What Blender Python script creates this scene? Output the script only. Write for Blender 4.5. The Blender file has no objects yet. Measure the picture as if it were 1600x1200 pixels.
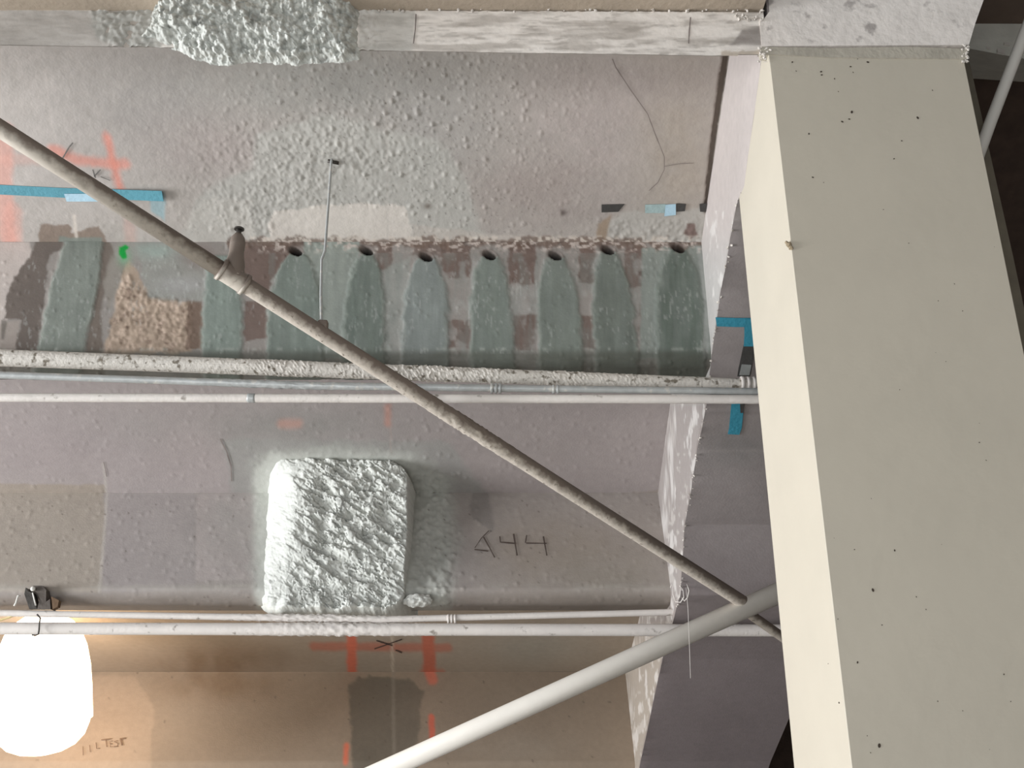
import bpy, bmesh, math, random
import numpy as np
from mathutils import Vector, Matrix

# ------------------------------------------------------------------ camera, world, lights, exposure
PITCH = math.radians(22.0); F = 1600.0
CP, SP = math.cos(PITCH), math.sin(PITCH)
scene = bpy.context.scene
cam_d = bpy.data.cameras.new('camera'); cam = bpy.data.objects.new('camera', cam_d)
scene.collection.objects.link(cam); scene.camera = cam
cam_d.sensor_width = 36; cam_d.lens = 36; cam_d.clip_start = .05
cam.location = (0, 0, 0); cam.rotation_euler = (math.pi/2 + PITCH, 0, 0)

world = bpy.data.worlds.new('world'); scene.world = world; world.use_nodes = True
bg = world.node_tree.nodes['Background']
bg.inputs[0].default_value = (.86, .94, 1, 1); bg.inputs[1].default_value = .34

def area(name, loc, target, sx, sy, power, color):
    d = bpy.data.lights.new(name, 'AREA'); d.shape = 'RECTANGLE'; d.size = sx; d.size_y = sy
    d.energy = power; d.color = color
    o = bpy.data.objects.new(name, d); scene.collection.objects.link(o)
    o.location = loc; o.rotation_euler = (Vector(target) - Vector(loc)).to_track_quat('-Z', 'Y').to_euler()
    return o
area('window_daylight', (-11, 1.4, -.2), (0, 3.4, 1.0), 5.0, 2.5, 1200, (.95, .975, 1))
area('low_fill', (-2.0, -3.0, -1.0), (0.5, 4, 1.6), 4.0, .9, 85, (.97, .99, 1))  # unseen low fill, added to lift the soffits

scene.view_settings.view_transform = 'Standard'; scene.view_settings.look = 'None'
scene.view_settings.gamma = 1; scene.view_settings.use_curve_mapping = False
scene.view_settings.exposure = 0.40
KAL = .95     # one brightness constant that turns photographed paint tones into surface colour

# ------------------------------------------------------------------ geometry of the place
def ray(u, v):
    k = (600-v)/F
    return ((u-800)/F, CP - k*SP, SP + k*CP)
def PY(u, v, Y):
    d = ray(u, v); t = Y/d[1]; return Vector((d[0]*t, Y, d[2]*t))
def PX(u, v, X):
    d = ray(u, v); t = X/d[0]; return Vector((X, d[1]*t, d[2]*t))
def proj(x, y, z):
    d = y*CP + z*SP; w = -y*SP + z*CP
    return 800 + F*x/d, 600 - F*w/d
XR = .767                                    # left side of the raker beam and of the column
def yz(u, v):
    p = PX(u, v, XR); return (p.y, p.z)
def ext(a, b, Y):
    t = (Y-a[0])/(b[0]-a[0]); return (Y, a[1]+t*(b[1]-a[1]))
def arc(p, r, lean=0, n=8):
    return [(p[0] + r - r*math.cos(a), p[1] - r*math.sin(a)) for a in [math.pi/2*i/n for i in range(1, n+1)]]
A0, A1 = yz(1140, 90), yz(1096, 378)
B1 = yz(1111, 548)
C0, C1 = yz(1046, 640), yz(1028, 770)
D1 = yz(1048, 920)
E0, E1 = yz(990, 1000), yz(977, 1050)
G1 = yz(992, 1190)
A0 = ext(A0, A1, A0[0]-.12)
nB = arc(B1, .05); nD = arc(D1, .07)
Bb = (B1[0]+.17, nB[-1][1]); Db = (D1[0]+.2, nD[-1][1])
C00 = ext(C0, C1, Bb[0]); E00 = ext(E0, E1, Db[0])
PROF_A = [A0, A1]; PROF_B = [A1, B1] + nB + [Bb, (Bb[0], C00[1])]
PROF_C = [C00, C1]; PROF_D = [C1, D1] + nD + [Db, (Db[0], E00[1])]
PROF_E = [E00, E1]; PROF_G = [E1, G1, (G1[0]-.05, G1[1]-.35)]
RAKER = [yz(*p) for p in ((1190, 92), (1163, 290), (1150, 322), (1136, 405), (1127, 450), (1120, 500), (1112, 555), (1104, 632),
         (1090, 700), (1080, 765), (1070, 820), (1063, 930), (1035, 1030), (1001, 1190))]
RAKER = [(2.47, RAKER[0][1]+.03)] + RAKER
RAKER.append((RAKER[-1][0]+.8, RAKER[-1][1]-.4))

def hit(prof, u, v, off=.0015):
    d = ray(u, v); best = None
    for i in range(len(prof)-1):
        (y0, z0), (y1, z1) = prof[i], prof[i+1]
        ey, ez = y1-y0, z1-z0
        den = d[1]*ez - d[2]*ey
        if abs(den) < 1e-9: continue
        t = (y0*ez - z0*ey)/den
        s = ((t*d[1]-y0)*ey + (t*d[2]-z0)*ez)/(ey*ey+ez*ez)
        lo = -.6 if i == 0 else -1e-4
        hi = 1.6 if i == len(prof)-2 else 1+1e-4
        if t > 0 and lo <= s <= hi and (best is None or t < best): best = t
    if best is None: return PY(u, v, prof[0][0])
    p = Vector(d)*best
    return p - p.normalized()*off

# ------------------------------------------------------------------ noise and paint tools (numpy)
rng = np.random.RandomState(7)
LAT = rng.rand(256, 256)
def vn(x, y, s=0):
    x = x + s*37.7; y = y + s*91.3
    xi = np.floor(x).astype(int); yi = np.floor(y).astype(int); fx = x-xi; fy = y-yi
    fx = fx*fx*(3-2*fx); fy = fy*fy*(3-2*fy)
    a = LAT[xi & 255, yi & 255]; b = LAT[(xi+1) & 255, yi & 255]; c = LAT[xi & 255, (yi+1) & 255]; d = LAT[(xi+1) & 255, (yi+1) & 255]
    return (a*(1-fx)+b*fx)*(1-fy) + (c*(1-fx)+d*fx)*fy
def fbm(x, y, s=0, o=4):
    r = 0; w = .5; t = 0
    for i in range(o):
        r = r + w*vn(x*2**i, y*2**i, s+i*3); t += w; w *= .5
    return r/t
JX = rng.rand(256, 256); JY = rng.rand(256, 256); JR = rng.rand(256, 256)
def cells(x, y):
    """distance to the nearest and next random cell centre, and a random value of the nearest"""
    xi = np.floor(x).astype(int); yi = np.floor(y).astype(int)
    d1 = np.full(x.shape, 9.); d2 = np.full(x.shape, 9.); rv = np.zeros(x.shape)
    for i in (-1, 0, 1):
        for j in (-1, 0, 1):
            a = (xi+i) & 255; b = (yi+j) & 255
            d = np.hypot(xi+i+JX[a, b]-x, yi+j+JY[a, b]-y)
            c = d < d1
            d2 = np.where(c, d1, np.minimum(d2, d)); rv = np.where(c, JR[a, b], rv); d1 = np.where(c, d, d1)
    return d1, d2, rv
def sst(a, b, x):
    t = np.clip((x-a)/(b-a), 0, 1); return t*t*(3-2*t)
def lin(c):
    c = np.array(c)/255.; return np.where(c <= .04045, c/12.92, ((c+.055)/1.055)**2.4)/KAL
def slin(c): return tuple(float(x) for x in np.clip(lin(c), 0, .92)) + (1,)
def polymask(U, V, pts, soft=2., noise=5., ns=14., seed=1):
    if noise:
        U = U + noise*2*(fbm(U/ns, V/ns, seed)-.5); V = V + noise*2*(fbm(U/ns, V/ns, seed+5)-.5)
    inside = np.zeros(U.shape, bool); dist = np.full(U.shape, 1e9)
    n = len(pts)
    for i in range(n):
        x0, y0 = pts[i]; x1, y1 = pts[(i+1) % n]
        ex, ey = x1-x0, y1-y0
        t = np.clip(((U-x0)*ex+(V-y0)*ey)/(ex*ex+ey*ey+1e-9), 0, 1)
        dist = np.minimum(dist, np.hypot(U-x0-t*ex, V-y0-t*ey))
        if y0 != y1:
            c = ((y0 > V) != (y1 > V)) & (U < (x1-x0)*(V-y0)/(y1-y0)+x0)
            inside ^= c
    sd = np.where(inside, dist, -dist)
    return sst(-soft, soft, sd)
def segmask(U, V, pts, w, soft=2., noise=1.5):
    U = U + noise*2*(fbm(U/9, V/9, 4)-.5); V = V + noise*2*(fbm(U/9, V/9, 8)-.5)
    dist = np.full(U.shape, 1e9)
    for (x0, y0), (x1, y1) in zip(pts, pts[1:]):
        ex, ey = x1-x0, y1-y0
        t = np.clip(((U-x0)*ex+(V-y0)*ey)/(ex*ex+ey*ey+1e-9), 0, 1)
        dist = np.minimum(dist, np.hypot(U-x0-t*ex, V-y0-t*ey))
    return 1-sst(w/2-soft, w/2+soft, dist)
def blobm(U, V, cx, cy, rx, ry): return np.exp(-(((U-cx)/rx)**2+((V-cy)/ry)**2))
class Paint:
    def __init__(s, U, V, base):
        s.U, s.V = U, V; s.C = np.zeros(U.shape+(3,)) + lin(base); s.H = np.zeros(U.shape)
    def mix(s, m, c, a=1.): m = (m*a)[..., None]; s.C = s.C*(1-m) + lin(c)*m
    def poly(s, pts, c, a=1., **k):
        m = polymask(s.U, s.V, pts, **k); s.mix(m, c, a); return m
    def line(s, pts, w, c, a=1., **k):
        m = segmask(s.U, s.V, pts, w, **k); s.mix(m, c, a); return m
    def blob(s, cx, cy, rx, ry, c, a=1.):
        m = blobm(s.U, s.V, cx, cy, rx, ry)*(.55+.9*fbm(s.U/22, s.V/22, 3)); s.mix(np.clip(m, 0, 1), c, a)
    def rough(s, m, amp, size=7., shade=.0):
        d1, d2, r = cells(s.U/size, s.V/size)
        n = (fbm(s.U/(size*1.3), s.V/(size*1.3), 11, 3)-.5)*1.4 + (.6-d1)*(r > .35)
        s.H += m*amp*n
        s.C *= (1 + shade*m*(n-.1))[..., None]
    def specks(s, m, amp, size=9., thr=.7):
        d1, d2, r = cells(s.U/size + 31, s.V/size + 17)
        k = sst(.42, .15, d1)*(r > thr)*m
        s.H += amp*k*(r*2-.9)
        s.C *= (1 + .10*k)[..., None]

# ------------------------------------------------------------------ materials
MATS = {}
def mat(name, color=(150, 145, 140), rough=.85, vary=.12, scale=14., bump=.25, bscale=60., metal=0., attr=False, raw=None, spots=None):
    if name in MATS: return MATS[name]
    m = bpy.data.materials.new(name); m.use_nodes = True; nt = m.node_tree; N = nt.nodes; Lk = nt.links
    b = N['Principled BSDF']; b.inputs['Roughness'].default_value = rough; b.inputs['Metallic'].default_value = metal
    b.inputs['Specular IOR Level'].default_value = .3
    tc = N.new('ShaderNodeTexCoord')
    n1 = N.new('ShaderNodeTexNoise'); n1.inputs['Scale'].default_value = scale; n1.inputs['Detail'].default_value = 6
    Lk.new(tc.outputs['Object'], n1.inputs['Vector'])
    mr = N.new('ShaderNodeMapRange'); mr.inputs[1].default_value = .25; mr.inputs[2].default_value = .75
    mr.inputs[3].default_value = 1-vary; mr.inputs[4].default_value = 1+vary
    Lk.new(n1.outputs[0], mr.inputs[0])
    hs = N.new('ShaderNodeVectorMath'); hs.operation = 'SCALE'
    if attr:
        a = N.new('ShaderNodeAttribute'); a.attribute_name = 'paint'; Lk.new(a.outputs['Color'], hs.inputs[0])
    else:
        rgb = N.new('ShaderNodeRGB'); rgb.outputs[0].default_value = raw or slin(color); Lk.new(rgb.outputs[0], hs.inputs[0])
    Lk.new(mr.outputs[0], hs.inputs['Scale'])
    out = hs.outputs[0]
    if spots:
        (scol, sscale, lo, hi) = spots
        n3 = N.new('ShaderNodeTexNoise'); n3.inputs['Scale'].default_value = sscale; n3.inputs['Detail'].default_value = 5
        Lk.new(tc.outputs['Object'], n3.inputs['Vector'])
        r3 = N.new('ShaderNodeMapRange'); r3.inputs[1].default_value = lo; r3.inputs[2].default_value = hi
        Lk.new(n3.outputs[0], r3.inputs[0])
        mx = N.new('ShaderNodeMix'); mx.data_type = 'RGBA'
        Lk.new(r3.outputs[0], mx.inputs[0]); Lk.new(out, mx.inputs[6]); mx.inputs[7].default_value = slin(scol)
        out = mx.outputs[2]
    Lk.new(out, b.inputs['Base Color'])
    if bump:
        n2 = N.new('ShaderNodeTexNoise'); n2.inputs['Scale'].default_value = bscale; n2.inputs['Detail'].default_value = 4
        Lk.new(tc.outputs['Object'], n2.inputs['Vector'])
        bp = N.new('ShaderNodeBump'); bp.inputs['Strength'].default_value = bump; bp.inputs['Distance'].default_value = .01
        Lk.new(n2.outputs[0], bp.inputs['Height']); Lk.new(bp.outputs[0], b.inputs['Normal'])
    MATS[name] = m; return m
concrete = mat('painted_concrete', attr=True, vary=.06, scale=30, bump=.09, bscale=110)
colpaint = mat('column_paint', (192, 184, 169), rough=.6, vary=.03, scale=5, bump=.08, bscale=25)
darkm = mat('dark_brown_concrete', (74, 60, 52), vary=.2)

# ------------------------------------------------------------------ object helpers
def link(o, parent=None):
    scene.collection.objects.link(o)
    if parent: o.parent = parent
    return o
def tag(o, label=None, cat=None, group=None, kind=None):
    if label: o['label'] = label
    if cat: o['category'] = cat
    if group: o['group'] = group
    if kind: o['kind'] = kind
    return o
def empty(name, loc=(0, 0, 0), **k):
    o = bpy.data.objects.new(name, None); o.location = loc; link(o); tag(o, **k); return o
def mesh(name, verts, faces, m, parent=None, smooth=True):
    me = bpy.data.meshes.new(name); me.from_pydata([tuple(v) for v in verts], [], faces); me.update()
    if smooth: me.polygons.foreach_set('use_smooth', [True]*len(me.polygons))
    o = bpy.data.objects.new(name, me); me.materials.append(m); link(o, parent)
    if parent: o.matrix_parent_inverse = Matrix.Translation(-parent.location)
    return o
def bmobj(name, bm, m, parent=None, smooth=False):
    me = bpy.data.meshes.new(name); bmesh.ops.recalc_face_normals(bm, faces=bm.faces[:]); bm.to_mesh(me); bm.free()
    if smooth: me.polygons.foreach_set('use_smooth', [True]*len(me.polygons))
    o = bpy.data.objects.new(name, me); me.materials.append(m); link(o, parent)
    if parent: o.matrix_parent_inverse = Matrix.Translation(-parent.location)
    return o
def grid(name, P, C, m, parent=None, smooth=True):
    """P (r,c,3) points, C (r,c,3) colours or None"""
    r, c = P.shape[:2]; me = bpy.data.meshes.new(name)
    me.vertices.add(r*c); me.vertices.foreach_set('co', P.reshape(-1).astype(np.float32))
    i = np.arange(r*c).reshape(r, c)
    q = np.stack([i[:-1, :-1], i[:-1, 1:], i[1:, 1:], i[1:, :-1]], -1).reshape(-1)
    nf = len(q)//4
    me.loops.add(len(q)); me.loops.foreach_set('vertex_index', q.astype(np.int32))
    me.polygons.add(nf); me.polygons.foreach_set('loop_start', np.arange(0, len(q), 4, dtype=np.int32))
    me.polygons.foreach_set('loop_total', np.full(nf, 4, np.int32))
    if smooth: me.polygons.foreach_set('use_smooth', np.ones(nf, bool))
    me.update(); me.validate()
    if C is not None:
        a = me.color_attributes.new('paint', 'FLOAT_COLOR', 'POINT')
        C4 = np.concatenate([np.clip(C, .005, .9), np.ones(C.shape[:2]+(1,))], -1)
        a.data.foreach_set('color', C4.reshape(-1).astype(np.float32))
    o = bpy.data.objects.new(name, me); me.materials.append(m); link(o, parent)
    if parent: o.matrix_parent_inverse = Matrix.Translation(-parent.location)
    return o
def prism(name, yzpts, x0, x1, m, parent=None):
    bm = bmesh.new()
    a = [bm.verts.new((x0, y, z)) for y, z in yzpts]; b = [bm.verts.new((x1, y, z)) for y, z in yzpts]
    n = len(a); bm.faces.new(a); bm.faces.new(b[::-1])
    for i in range(n): bm.faces.new((a[i], b[i], b[(i+1) % n], a[(i+1) % n]))
    return bmobj(name, bm, m, parent)
def box(name, x0, x1, y0, y1, z0, z1, m, parent=None, bev=0):
    bm = bmesh.new(); bmesh.ops.create_cube(bm, size=1)
    for v in bm.verts: v.co = Vector((x0+(v.co.x+.5)*(x1-x0), y0+(v.co.y+.5)*(y1-y0), z0+(v.co.z+.5)*(z1-z0)))
    if bev: bmesh.ops.bevel(bm, geom=bm.edges[:], offset=bev, segments=2, affect='EDGES')
    return bmobj(name, bm, m, parent)
def tube(name, pts, rad, m, parent=None, seg=20, lumps=0, step=None, seed=3, crunchy=False):
    pts = [Vector(p) for p in pts]
    rad = list(rad) if hasattr(rad, '__len__') else [rad]*len(pts)
    if step:
        P, R = [], []
        for i in range(len(pts)-1):
            n = max(1, int((pts[i+1]-pts[i]).length/step))
            for k in range(n): P.append(pts[i].lerp(pts[i+1], k/n)); R.append(rad[i]+(rad[i+1]-rad[i])*k/n)
        P.append(pts[-1]); R.append(rad[-1]); pts, rad = P, R
    V, Fc = [], []; rd = random.Random(seed)
    up = Vector((0, 0, 1)); prev = None
    for i, p in enumerate(pts):
        t = (pts[min(i+1, len(pts)-1)]-pts[max(i-1, 0)]).normalized()
        n = prev - t*prev.dot(t) if prev else (t.cross(up) if abs(t.z) < .95 else t.cross(Vector((1, 0, 0))))
        n.normalize(); prev = n; b = t.cross(n)
        for k in range(seg):
            a = 2*math.pi*k/seg; r = rad[i]
            if lumps:
                l = lumps if not callable(lumps) else lumps(i/len(pts))
                r += l*max(0, rd.random()-.45)*2
            V.append(p + (n*math.cos(a)+b*math.sin(a))*r)
    for i in range(len(pts)-1):
        for k in range(seg):
            a, b = i*seg+k, i*seg+(k+1) % seg; Fc.append((a, b, b+seg, a+seg))
    Fc.append(tuple(range(seg))[::-1]); Fc.append(tuple(range(len(V)-seg, len(V))))
    o = mesh(name, V, Fc, m, parent, smooth=not crunchy)
    for p in list(o.data.polygons)[-2:]: p.use_smooth = False
    return o
def ribbon(name, prof, pts, w, m, parent=None, off=.002, sub=6):
    """a thin flat stroke lying on a surface, w pixels of the photograph wide there"""
    P = []
    for (a, b) in zip(pts, pts[1:]):
        n = max(1, int(math.hypot(b[0]-a[0], b[1]-a[1])/sub))
        for k in range(n): P.append((a[0]+(b[0]-a[0])*k/n, a[1]+(b[1]-a[1])*k/n))
    P.append(pts[-1]); V, Fc = [], []
    rd = random.Random(len(P))
    for i, p in enumerate(P):
        q0, q1 = P[max(i-1, 0)], P[min(i+1, len(P)-1)]
        dx, dy = q1[0]-q0[0], q1[1]-q0[1]; L = math.hypot(dx, dy) or 1
        ww = w*(.75+.5*rd.random())/2
        V.append(hit(prof, p[0]-dy/L*ww, p[1]+dx/L*ww, off)); V.append(hit(prof, p[0]+dy/L*ww, p[1]-dx/L*ww, off))
    for i in range(len(P)-1): Fc.append((2*i, 2*i+1, 2*i+3, 2*i+2))
    return mesh(name, V, Fc, m, parent)

# ------------------------------------------------------------------ floor and far walls
tag(box('floor', -9, 7, -6, 9, -1.62, -1.5, mat('floor_concrete', (216, 216, 214), vary=.1, scale=2)), kind='structure')
tag(prism('ceiling_near', [(2.0, 2.65), (-6, 6.2), (-6, 6.4), (2.0, 2.85)], -5, 7, mat('near_soffit_concrete', (172, 158, 142), vary=.12, scale=6)), kind='structure')
tag(box('wall_back', .6, 7, 7.9, 8.05, -1.5, 4.5, darkm), kind='structure')
tag(box('wall_right', 6.8, 7, -6, 7.9, -1.5, 4.5, darkm), kind='structure')

# ------------------------------------------------------------------ stepped ceiling
def xs_for(step, xmin):
    fine = list(np.arange(XR, xmin, -step)); fine[0] = XR
    far = [fine[-1]-.1, fine[-1]-.4, fine[-1]-1., fine[-1]-2.2]
    return np.array((fine+far)[::-1])
def strip_points(prof, step):
    pts = []
    for (a, b) in zip(prof, prof[1:]):
        L = math.hypot(b[0]-a[0], b[1]-a[1]); n = max(1, int(round(L/step)))
        for k in range(n): pts.append((a[0]+(b[0]-a[0])*k/n, a[1]+(b[1]-a[1])*k/n))
    pts.append(prof[-1]); return np.array(pts)
def strip(name, prof, step_x, step_s, xmin, painter, parent):
    X = xs_for(step_x, xmin); S = strip_points(prof, step_s)
    T = np.gradient(S, axis=0); T /= np.hypot(T[:, 0], T[:, 1])[:, None]+1e-9
    Nn = np.stack([T[:, 1], -T[:, 0]], -1)           # sideways to the profile, towards the viewer
    Nn = np.where((Nn[:, :1]*S[:, :1]+Nn[:, 1:]*S[:, 1:]) > 0, -Nn, Nn)
    xx = np.broadcast_to(X[None], (len(S), len(X))); yy = np.broadcast_to(S[:, :1], xx.shape); zz = np.broadcast_to(S[:, 1:], xx.shape)
    U, V = proj(xx, yy, zz)
    C, H = painter(U, V)
    P = np.stack([xx, yy + Nn[:, :1]*H, zz + Nn[:, 1:]*H], -1)
    return grid(name, P, C, concrete, parent)

ORANGE = (228, 122, 96)
def paint_A(U, V):
    p = Paint(U, V, (170, 163, 157))
    p.blob(60, 200, 200, 170, (182, 175, 170)); p.blob(240, 160, 130, 90, (160, 154, 150))
    p.blob(520, 130, 240, 60, (162, 159, 154), .95); p.blob(680, 200, 110, 90, (160, 156, 152), .8)
    p.blob(930, 200, 120, 100, (176, 166, 162)); p.blob(850, 300, 130, 60, (158, 147, 142), .8)
    p.blob(1060, 250, 60, 160, (168, 158, 148)); p.blob(960, 130, 150, 40, (164, 154, 150), .7); p.blob(330, 230, 90, 50, (164, 154, 150), .8)
    p.poly([(270, 382), (300, 350), (320, 300), (395, 265), (400, 215), (450, 190), (520, 180), (600, 200), (700, 230), (740, 310), (760, 385)],
           (176, 174, 168), .75, soft=7, noise=12, ns=30)
    p.poly([(280, 384), (290, 340), (330, 310), (390, 310), (400, 384)], (186, 181, 174), .6, soft=6, noise=7)
    p.poly([(425, 384), (418, 345), (428, 330), (470, 325), (560, 318), (630, 322), (640, 340), (645, 384)], (206, 198, 190), .9, soft=2, noise=5, ns=10)
    p.poly([(640, 384), (645, 350), (760, 365), (900, 372), (1090, 366), (1100, 384)], (188, 180, 172), .7, soft=3, noise=6, ns=12)
    p.poly([(945, 384), (950, 345), (985, 330), (1055, 332), (1100, 322), (1105, 384)], (178, 174, 168), .8, soft=2, noise=5, ns=10)
    p.poly([(1068, 364), (1074, 350), (1086, 350), (1090, 366), (1078, 374)], (120, 98, 92), .9, soft=2, noise=3, ns=6)
    p.poly([(930, 384), (934, 350), (955, 335), (948, 384)], (150, 130, 110), .8, soft=3, noise=4)
    p.poly([(60, 384), (62, 350), (108, 350), (112, 364), (155, 352), (165, 370), (170, 384)], (128, 112, 100), .9, soft=2, noise=4, ns=9)
    p.line([(116, 338), (120, 384)], 5, (205, 195, 185), .8)
    p.line([(70, 110), (78, 180), (95, 260)], 2.5, (198, 190, 184), .5); p.line([(603, 85), (604, 200), (606, 380)], 2.5, (182, 176, 170), .55)
    # spray paint marks
    for pts, w, a in (([(8, 205), (6, 290), (12, 375)], 26, .75), ([(20, 330), (22, 384)], 28, .55), ([(10, 250), (90, 246)], 18, .35), ([(82, 232), (120, 250), (180, 257), (196, 256)], 15, .8),
                      ([(166, 213), (176, 250), (188, 300)], 12, .95), ([(200, 330), (205, 384)], 18, .3)):
        p.line(pts, w, (214, 156, 142) if a < .8 else (212, 138, 122), a*.85, soft=6, noise=3)
    p.poly([(232, 300), (258, 300), (256, 345), (236, 330)], (130, 170, 180), .6, soft=3, noise=3)
    p.blob(668, 322, 6, 5, (120, 112, 105)); p.blob(880, 332, 6, 5, (112, 102, 98)); p.blob(15, 15, 10, 10, (120, 118, 115))
    p.poly([(90, 390), (92, 370), (160, 371), (158, 390)], (124, 130, 123), .9, soft=1.5, noise=2)
    bn = V-(371+9*(fbm(U/14, 0*V, 71)-.5)*2)
    p.mix(sst(-2, 3, bn)*(U > 355)*(1-polymask(U, V, [(1002, 384), (1002, 370), (1100, 370), (1100, 384)], soft=2)), (112, 94, 84), .8)
    p.mix(sst(.5, .62, fbm(U/6, V/5, 75))*sst(366, 372, V)*(U > 390), (204, 194, 184), .8)
    # recessed joint along the raker
    g = polymask(U, V, [(1130, 80), (1142, 80), (1122, 200), (1106, 332), (1099, 332), (1113, 200)], soft=1.2, noise=1.5, ns=8)
    p.mix(g, (108, 98, 90)); p.H -= g*.012
    r = np.clip(blobm(U, V, 500, 250, 190, 75)*1.1 + .9*blobm(U, V, 410, 340, 80, 40), 0, 1)
    r = np.maximum(r, .9*polymask(U, V, [(955, 384), (960, 340), (1100, 340), (1100, 384)], soft=6, noise=5))
    r = r*sst(.3, .65, fbm(U/26, V/26, 21)+.25*r)
    r *= 1-.8*polymask(U, V, [(425, 384), (425, 335), (470, 325), (630, 325), (640, 384)], soft=3)
    p.rough(r, .0048, 6.5, .10)
    s = np.clip(1.1*blobm(U, V, 620, 190, 270, 150) + .4*blobm(U, V, 600, 340, 500, 50), 0, 1)
    s *= 1-polymask(U, V, [(425, 384), (425, 335), (470, 325), (630, 325), (640, 384)], soft=3)
    p.specks(s, .004, 11, .86); p.specks(s*.8, .0035, 6.5, .82)
    d1, d2, r_ = cells(U/8+3, V/8+55); p.mix(sst(.22, .08, d1)*(r_ > .82)*np.clip(s*1.3, 0, 1), (112, 106, 100), .75)
    p.H += .0035*(fbm(U/60, V/60, 2)-.5) + .0012*(fbm(U/8, V/8, 6)-.5)
    p.C *= (1+.10*(fbm(U/45, V/30, 9)-.5)+.05*(fbm(U/6, V/6, 12)-.5))[..., None]
    return p.C, p.H

HOLES = [(462, 393), (573, 392), (666, 402), (765, 399), (868, 400), (950, 391), (1060, 388)]
def paint_B(U, V):
    p = Paint(U, V, (146, 140, 135))
    bw = fbm(U/5, V/45, 31)                      # vertical streaks
    # left side
    p.poly([(-200, 370), (40, 370), (58, 420), (40, 430), (20, 450), (14, 500), (0, 520), (-200, 520)], (186, 176, 170), soft=2, noise=5)
    p.poly([(-200, 505), (0, 505), (30, 500), (25, 600), (-200, 600)], (160, 150, 143), .9, noise=3)
    p.poly([(58, 360), (110, 360), (118, 380), (78, 400), (70, 450), (60, 560), (25, 560), (32, 500), (6, 496), (16, 440), (45, 405)], (107, 98, 92), soft=2, noise=5, ns=12)
    p.poly([(120, 365), (165, 365), (178, 395), (165, 440), (158, 490), (165, 600), (128, 600), (150, 400)], (112, 102, 94), .95, soft=3, noise=4)
    p.poly([(2, 500), (12, 500), (6, 530), (2, 530)], (90, 85, 78), .7, noise=1)
    p.poly([(172, 400), (195, 412), (186, 450), (168, 480), (162, 440)], (140, 134, 126), .8, soft=3, noise=4)
    p.poly([(200, 405), (225, 440), (232, 462), (300, 470), (300, 550), (160, 556), (172, 500), (185, 450)], (166, 148, 132), soft=3, noise=6, ns=12)
    tan = polymask(U, V, [(195, 420), (228, 460), (300, 472), (298, 548), (165, 550), (180, 480)], soft=5, noise=4)
    p.mix(tan*sst(.5, .75, fbm(U/9, V/9, 41)), (190, 170, 154), .8); p.mix(tan*sst(.55, .8, fbm(U/10, V/7, 43)), (112, 92, 80), .7)
    p.poly([(295, 470), (318, 470), (316, 545), (292, 545), (290, 500)], (116, 98, 86), .95, soft=1.5, noise=4, ns=9)
    p.poly([(212, 380), (300, 380), (330, 430), (330, 470), (232, 468), (222, 430)], (146, 146, 140), .9, soft=4, noise=6)
    p.blob(240, 390, 30, 14, (150, 162, 155), .9); p.blob(285, 445, 40, 14, (160, 158, 156), .9); p.blob(310, 400, 25, 20, (132, 118, 114), .9)
    # purple brown primer showing between the runs
    BR = (112, 96, 89)
    p.poly([(360, 388), (455, 378), (452, 400), (425, 440), (410, 470), (375, 440)], BR, noise=5, ns=10)
    for x0, x1, y0, y1, a in ((383, 418, 470, 530, .95), (590, 612, 380, 425, .95), (690, 735, 385, 432, 1), (700, 740, 500, 545, .9), (795, 835, 380, 445, 1), (802, 842, 492, 548, 1),
                              (905, 930, 380, 440, 1), (908, 932, 495, 545, .9), (975, 1010, 385, 450, .95), (645, 700, 380, 400, .8), (1000, 1008, 430, 545, .5)):
        p.poly([(x0, y0), (x1, y0), (x1, y1), (x0, y1)], BR, a, soft=2, noise=6, ns=12, seed=int(x0) % 17)
    # smooth grey-green fields
    p.poly([(474, 376), (562, 374), (556, 560), (470, 560)], (148, 154, 147), .95, soft=1.5, noise=2)
    p.poly([(1003, 388), (1110, 382), (1112, 560), (1000, 560)], (138, 144, 138), .95, soft=2, noise=2)
    p.poly([(594, 425), (640, 400), (640, 600), (592, 600)], (150, 151, 146), .85, soft=3, noise=5)
    p.poly([(735, 430), (742, 400), (745, 600), (735, 600)], (150, 150, 146), .6, soft=3, noise=3)
    p.mix(sst(.52, .7, fbm(U/16, V/22, 51))*polymask(U, V, [(590, 400), (1010, 400), (1010, 600), (590, 600)], soft=5), (162, 160, 156), .5)
    # grout runs below the drill holes
    def run(u0, v0, u1, wt, wb, col, a=.95, v1=640):
        t = np.clip((V-v0)/(548-v0), 0, 1.2); c = u0+(u1-u0)*t; w = wt+(wb-wt)*(1-np.exp(-4.6*t))/.99
        d = np.abs(U-c+5*(fbm(U/12, V/16, 61+u0)-.5)*2+2.5*(fbm(U/4, V/5, 65)-.5)*2)
        m = sst(4, -4, d-w)*sst(-3, 2, V-v0)*(V < v1)
        p.mix(m, col, a)
        e = np.exp(-((d-w+3)/2.2)**2)*sst(0, 30, V-v0)
        p.mix(e*m, (160, 164, 156), .28)
        p.C *= (1 + m*(.34*(bw-.5)+.22*(fbm(U/14, V/60, 33)-.5)))[..., None]
        p.H += .004*m
    run(133, 368, 95, 30, 37, (124, 130, 123)); run(350, 400, 347, 22, 31, (128, 138, 131), v1=640)
    run(462, 393, 461, 7, 44, (120, 129, 122)); run(573, 393, 568, 7, 33, (110, 119, 112))
    run(666, 402, 664, 9, 37, (128, 134, 131)); run(765, 399, 769, 9, 34, (116, 124, 117)); run(868, 400, 876, 9, 35, (114, 121, 114))
    run(950, 391, 963, 8, 33, (108, 115, 108)); run(1060, 388, 1064, 10, 38, (98, 107, 99))
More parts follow.
